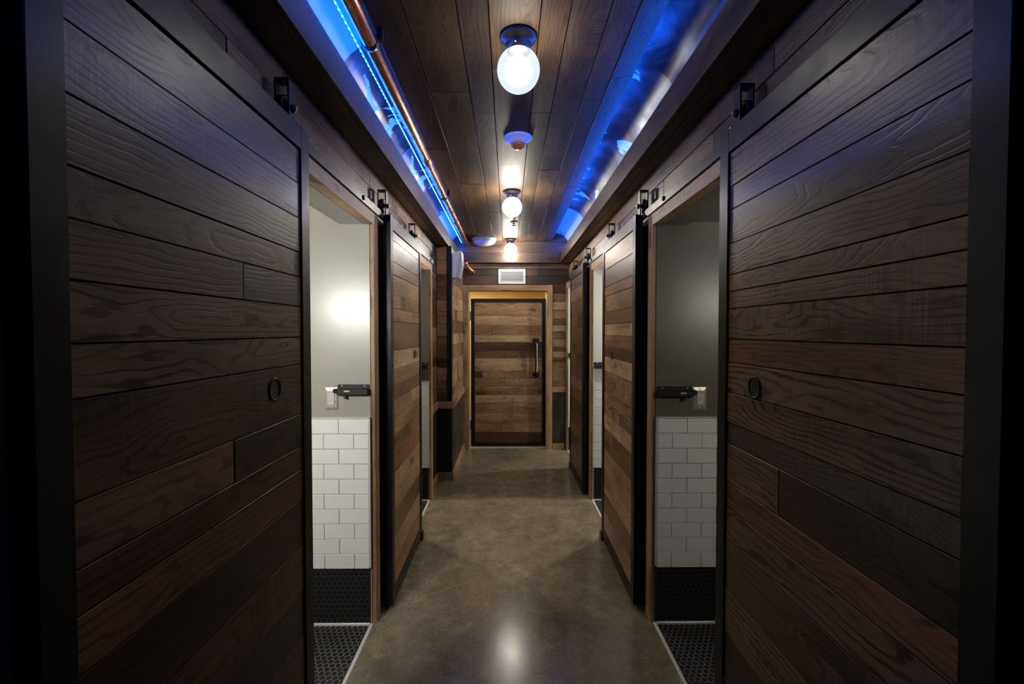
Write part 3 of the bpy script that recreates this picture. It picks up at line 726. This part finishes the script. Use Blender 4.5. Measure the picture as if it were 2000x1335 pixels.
# copper pipe
cp = empty('copper_pipe', (-.540, 2.0, 2.597), 'long copper pipe under the left edge of the board ceiling', 'pipe')
cyl('pipe_run', .029, (-.540, Y0, 2.597), (-.540, FASC - .003, 2.597), M['copper'], cp, 32).data.polygons.foreach_set('use_smooth', [True] * 96)
for y in (.95, 2.85, 4.45):
    cyl('coupling', .0315, (-.540, y, 2.597), (-.540, y + .07, 2.597), M['copper'], cp, 32)
for y in (1.72, 3.66, 5.60):
    k = lathe('pipe_clamp', [(.0295, -.011), (.033, -.011), (.033, .011), (.0295, .011)], M['bronze'], cp, (-.540, y, 2.597), (0, 1, 0), 32)
    box('clamp_tab', -.512, -.492, y - .010, y + .010, 2.600, CEIL - .002, M['bronze'], k)
el = empty('pipe_elbow', (-.55, 5.76, 2.36), 'short bent copper pipe dropping from the end beam', 'pipe')
pts = []
for k in range(13):
    t = k / 12; pts.append((-.565 + .085 * t ** 1.4, 5.70 + .135 * t, SOF + .002 - .105 * (t ** .8)))
tube('pipe_bend', pts, .033, M['copper'], el, 24)
cyl('collar', .038, Vector(pts[-1]) - Vector((.012, .02, -.01)), Vector(pts[-1]) + Vector((.004, .006, -.004)), M['copper'], el, 24)

# ceiling devices
sd = empty('ceiling_alarm', (.030, 2.66, CEIL), 'white round ceiling alarm with an orange lens between two globe lights', 'alarm')
b_ = lathe('base_plate', [(0, 0), (.080, 0), (.082, -.006), (.074, -.014), (.052, -.020), (.050, -.034), (.042, -.040), (0, -.040)], M['alarmwhite'], sd, (.030, 2.66, CEIL), n=40)
lathe('orange_lens', [(.040, -.040), (.040, -.052), (.030, -.060), (.026, -.060), (.024, -.066), (.012, -.070), (0, -.070)], M['orange'], sd, (.030, 2.66, CEIL), n=32)
sp = empty('sprinkler_head', (.032, 4.72, CEIL), 'small brass sprinkler head in a round ceiling plate', 'sprinkler')
lathe('cover_ring', [(0, 0), (.040, 0), (.040, -.004), (.030, -.007), (.028, -.003), (0, -.003)], M['bronze'], sp, (.032, 4.72, CEIL), n=28)
lathe('stem', [(0, 0), (.008, 0), (.008, -.028), (.014, -.030), (.014, -.033), (0, -.033)], M['nickel'], sp, (.032, 4.72, CEIL), n=12)
for an in range(4):
    a = an * math.pi / 4
    v0 = Vector((math.cos(a), math.sin(a), 0)) * .026
    cyl('deflector_tooth', .0035, Vector((.032, 4.72, CEIL - .034)) - v0, Vector((.032, 4.72, CEIL - .034)) + v0, M['nickel'], sp, 6)
cs = empty('ceiling_dome', (-.318, 5.56, CEIL), 'white shallow dome fitting on the ceiling beside the copper pipe', 'ceiling fitting')
lathe('rim', [(0, 0), (.148, 0), (.150, -.008), (.146, -.024), (0, -.024)], M['whiteplastic'], cs, (-.318, 5.56, CEIL), n=48)
lathe('dome', [(.143, -.024)] + [(.143 * math.cos(math.radians(a)), -.024 - .062 * math.sin(math.radians(a))) for a in range(10, 90, 10)] + [(0, -.086)], M['whiteplastic'], cs, (-.318, 5.56, CEIL), n=48)

# wall speaker on the bump-out: side profile extruded along the wall
ws = empty('wall_speaker', (BX, 4.80, 2.12), 'white wedge-shaped wall speaker with a curved front, high by the black corner', 'speaker')
def speaker_body(name, y0, y1, grow, mat):
    prof = [(0, 0), (.058 + grow, 0)] + [(.058 + grow + (.030) * t + .018 * math.sin(math.pi * t), .27 * t) for t in (.15, .3, .45, .6, .75, .9)] + [(.088 + grow, .275), (0, .25)]
    bm = bmesh.new(); c = Vector((BX, 4.8, 2.12))
    ra = [bm.verts.new(Vector((BX + .004 + px, y0, 2.075 + pz)) - c) for px, pz in prof]; rb = [bm.verts.new(Vector((BX + .004 + px, y1, 2.075 + pz)) - c) for px, pz in prof]
    m_ = len(prof)
    for k in range(m_): bm.faces.new((ra[k], ra[(k+1) % m_], rb[(k+1) % m_], rb[k]))
    bm.faces.new(ra); bm.faces.new(rb)
    return link(name, from_bm(bm), mat, ws, c)
speaker_body('housing', 4.70, 4.90, 0, M['greyplastic'])
o = speaker_body('front_grille', 4.694, 4.906, .005, M['whiteplastic'])
for vtx in o.data.vertices:
    if vtx.co.x < .05: vtx.co.x = max(vtx.co.x, .054 + .11 * (vtx.co.z + .045) )

# vent above the end door
vt = empty('air_vent', (.02, YEND - .02, 2.22), 'white rectangular grille above the end door', 'vent')
vx0, vx1, vz0, vz1, vy = -.152, .197, 2.127, 2.318, YEND - .030
boxes('frame', [(vx0, vx0 + .032, vy, vy + .014, vz0, vz1), (vx1 - .032, vx1, vy, vy + .014, vz0, vz1), (vx0 + .032, vx1 - .032, vy, vy + .014, vz0, vz0 + .032), (vx0 + .032, vx1 - .032, vy, vy + .014, vz1 - .032, vz1)], M['whiteplastic'], vt, .002)
box('backing', vx0 + .03, vx1 - .03, vy + .012, vy + .016, vz0 + .03, vz1 - .03, M['dark'], vt)
for k in range(15):
    x = vx0 + .045 + k * (vx1 - vx0 - .09) / 14; box('louvre', x - .0024, x + .0024, vy + .001, vy + .011, vz0 + .031, vz1 - .031, M['whiteplastic'], vt)
for k in range(7):
    z = vz0 + .042 + k * (vz1 - vz0 - .084) / 6; box('cross_bar', vx0 + .031, vx1 - .031, vy + .006, vy + .011, z - .0018, z + .0018, M['greyplastic'], vt)
for x in (vx0 + .012, vx1 - .012): lathe('screw', [(0, 0), (.006, 0), (.004, .002), (0, .003)], M['iron'], vt, (x, vy, (vz0 + vz1) / 2), (0, -1, 0), 10)

# switches and slide bolts on the tiled walls
def switch(xc, y, zc, label):
    e = empty('light_switch', (xc, y, zc), label, 'switch', 'rocker switches')
    bm = bmesh.new(); w2, h2 = .0355, .0585; d = .006
    A = [(-w2, -h2, 0), (w2, -h2, 0), (w2, h2, 0), (-w2, h2, 0)]; B = [(-w2 + .012, -h2 + .016, -d), (w2 - .012, -h2 + .016, -d), (w2 - .012, h2 - .016, -d), (-w2 + .012, h2 - .016, -d)]
    C = [(-.0172, -.0335, -d), (.0172, -.0335, -d), (.0172, .0335, -d), (-.0172, .0335, -d)]
    va = [bm.verts.new((p[0], p[2], p[1])) for p in A]; vb = [bm.verts.new((p[0], p[2], p[1])) for p in B]; vc = [bm.verts.new((p[0], p[2], p[1])) for p in C]
    for P_, Q_ in ((va, vb), (vb, vc)):
        for k in range(4): bm.faces.new((P_[k], P_[(k+1) % 4], Q_[(k+1) % 4], Q_[k]))
    bm.faces.new(va)
    link('cover_plate', from_bm(bm), M['nickel'], e, (xc, y, zc))
    r = boxes('rocker', [(xc - .0165, xc + .0165, y - .0105, y - .003, zc - .0325, zc + .0325)], M['whiteplastic'], e, .002)
    box('marker', xc - .005, xc + .005, y - .0110, y - .0104, zc - .004, zc - .0025, M['iron'], r)
    for dz in (-.048, .048): lathe('screw', [(0, 0), (.0042, 0), (.003, .0018), (0, .002)], M['screw'], e, (xc, y - .0035, zc + dz), (0, -1, 0), 10)
switch(-.935, 2.345, 1.176, 'nickel-framed white switch beside the slide bolt, over brightly lit tiles')
switch(.965, 2.345, 1.176, 'nickel-framed white switch beside the slide bolt, in the dim restroom')
def slide_bolt(s, xa, xb, y, zc, label, cast=True):
    """s: side of the corridor; the bolt runs from the corridor edge xa to xb"""
    e = empty('slide_bolt', ((xa + xb) / 2, y, zc), label, 'latch', 'slide bolts')
    lo, hi = min(xa, xb), max(xa, xb)
    p = boxes('back_plate', [(lo, hi, y - .004, y, zc - .024, zc + .032)], M['iron'], e, .002)
    for f in (.15, .85): lathe('screw', [(0, 0), (.005, 0), (.004, .002), (0, .003)], M['screw'], p, (lo + (hi - lo) * f, y - .004, zc + .024), (0, -1, 0), 10)
    boxes('housing', [(lo + .002, hi - .002, y - .026, y - .003, zc - .022, zc + .015)], M['iron'], e, .005)
    inner = xb; ext = inner - s * (-.020)
    bl = boxes('bolt', [(min(xb - s * .04, xb + s * .018), max(xb - s * .04, xb + s * .018), y - .0255, y - .007, zc - .010, zc + .012)], M['steel'], e, .005)
    lathe('knob', [(0, 0), (.006, 0), (.006, .012), (.009, .016), (.007, .022), (0, .023)], M['iron'], bl, (xb - s * .045, y - .018, zc - .016), (0, 0, -1), 14)
    boxes('slot', [(min(xb - s * .040, xb - s * .070), max(xb - s * .040, xb - s * .070), y - .0268, y - .0255, zc - .004, zc + .004)], M['nickel'], e, .0008)
    return e
slide_bolt(-1, -.740, -.905, 2.345, 1.218, 'black slide bolt beside the switch in the brightly lit restroom')
slide_bolt(1, .742, .928, 2.345, 1.206, 'black slide bolt beside the switch in the dim restroom')
slide_bolt(-1, -.740, -.905, 4.075, 1.213, 'black slide bolt in the far dark opening of the left wall')
slide_bolt(1, .742, .928, 4.075, 1.213, 'slide bolt on the white wall of the second opening at right')
slide_bolt(1, .742, .928, 5.785, 1.213, 'slide bolt in the last opening, beside the end wall')

# restroom lamps
def wall_lamp(x, y, z, nrm, col, st, label, r=.05, offs=((0, 0, 0),)):
    e = empty('wall_lamp', (x, y, z), label, 'lamp', 'restroom wall lamps')
    n = Vector(nrm)
    m1 = emit('restroom_bulb', col, st)
    for of in offs:
        p = Vector((x, y, z)) + Vector(of)
        lathe('mounting_plate', [(0, 0), (.055, 0), (.055, .008), (.045, .014), (.025, .022), (.022, .036), (0, .036)], M['bronze'], e, p - n * (r + .03), n, 28)
        lathe('glass_globe', [(0, -r)] + [(r * math.sin(math.radians(a)), -r * math.cos(math.radians(a))) for a in range(15, 180, 15)] + [(0, r)], m1, e, p, n, 16)
    return e
wall_lamp(-1.21, 1.08, 1.70, (0, 1, 0), (1.0, .99, .95), 400, 'lamp lighting the bright first restroom of the left wall', offs=((-.11, 0, 0), (.11, 0, 0)))
wall_lamp(1.40, 3.995, 1.75, (0, -1, 0), (1.0, .97, .88), 650, 'lamp lighting the bright second restroom of the right wall')
wall_lamp(-1.40, 3.995, 1.75, (0, -1, 0), (1.0, .93, .80), 560, 'lamp in the dim second restroom of the left wall')
wall_lamp(2.02, 5.30, 1.75, (-1, 0, 0), (1.0, .97, .88), 1000, 'lamp lighting the last restroom of the right wall')
wall_lamp(1.65, 1.08, 1.75, (0, 1, 0), (1.0, .95, .84), 210, 'lamp in the dim first restroom of the right wall')
wall_lamp(-.78, 6.16, 2.14, (0, 0, -1), (1.0, .76, .36), 1900, 'warm lamp on the ceiling of the room beyond the end door')
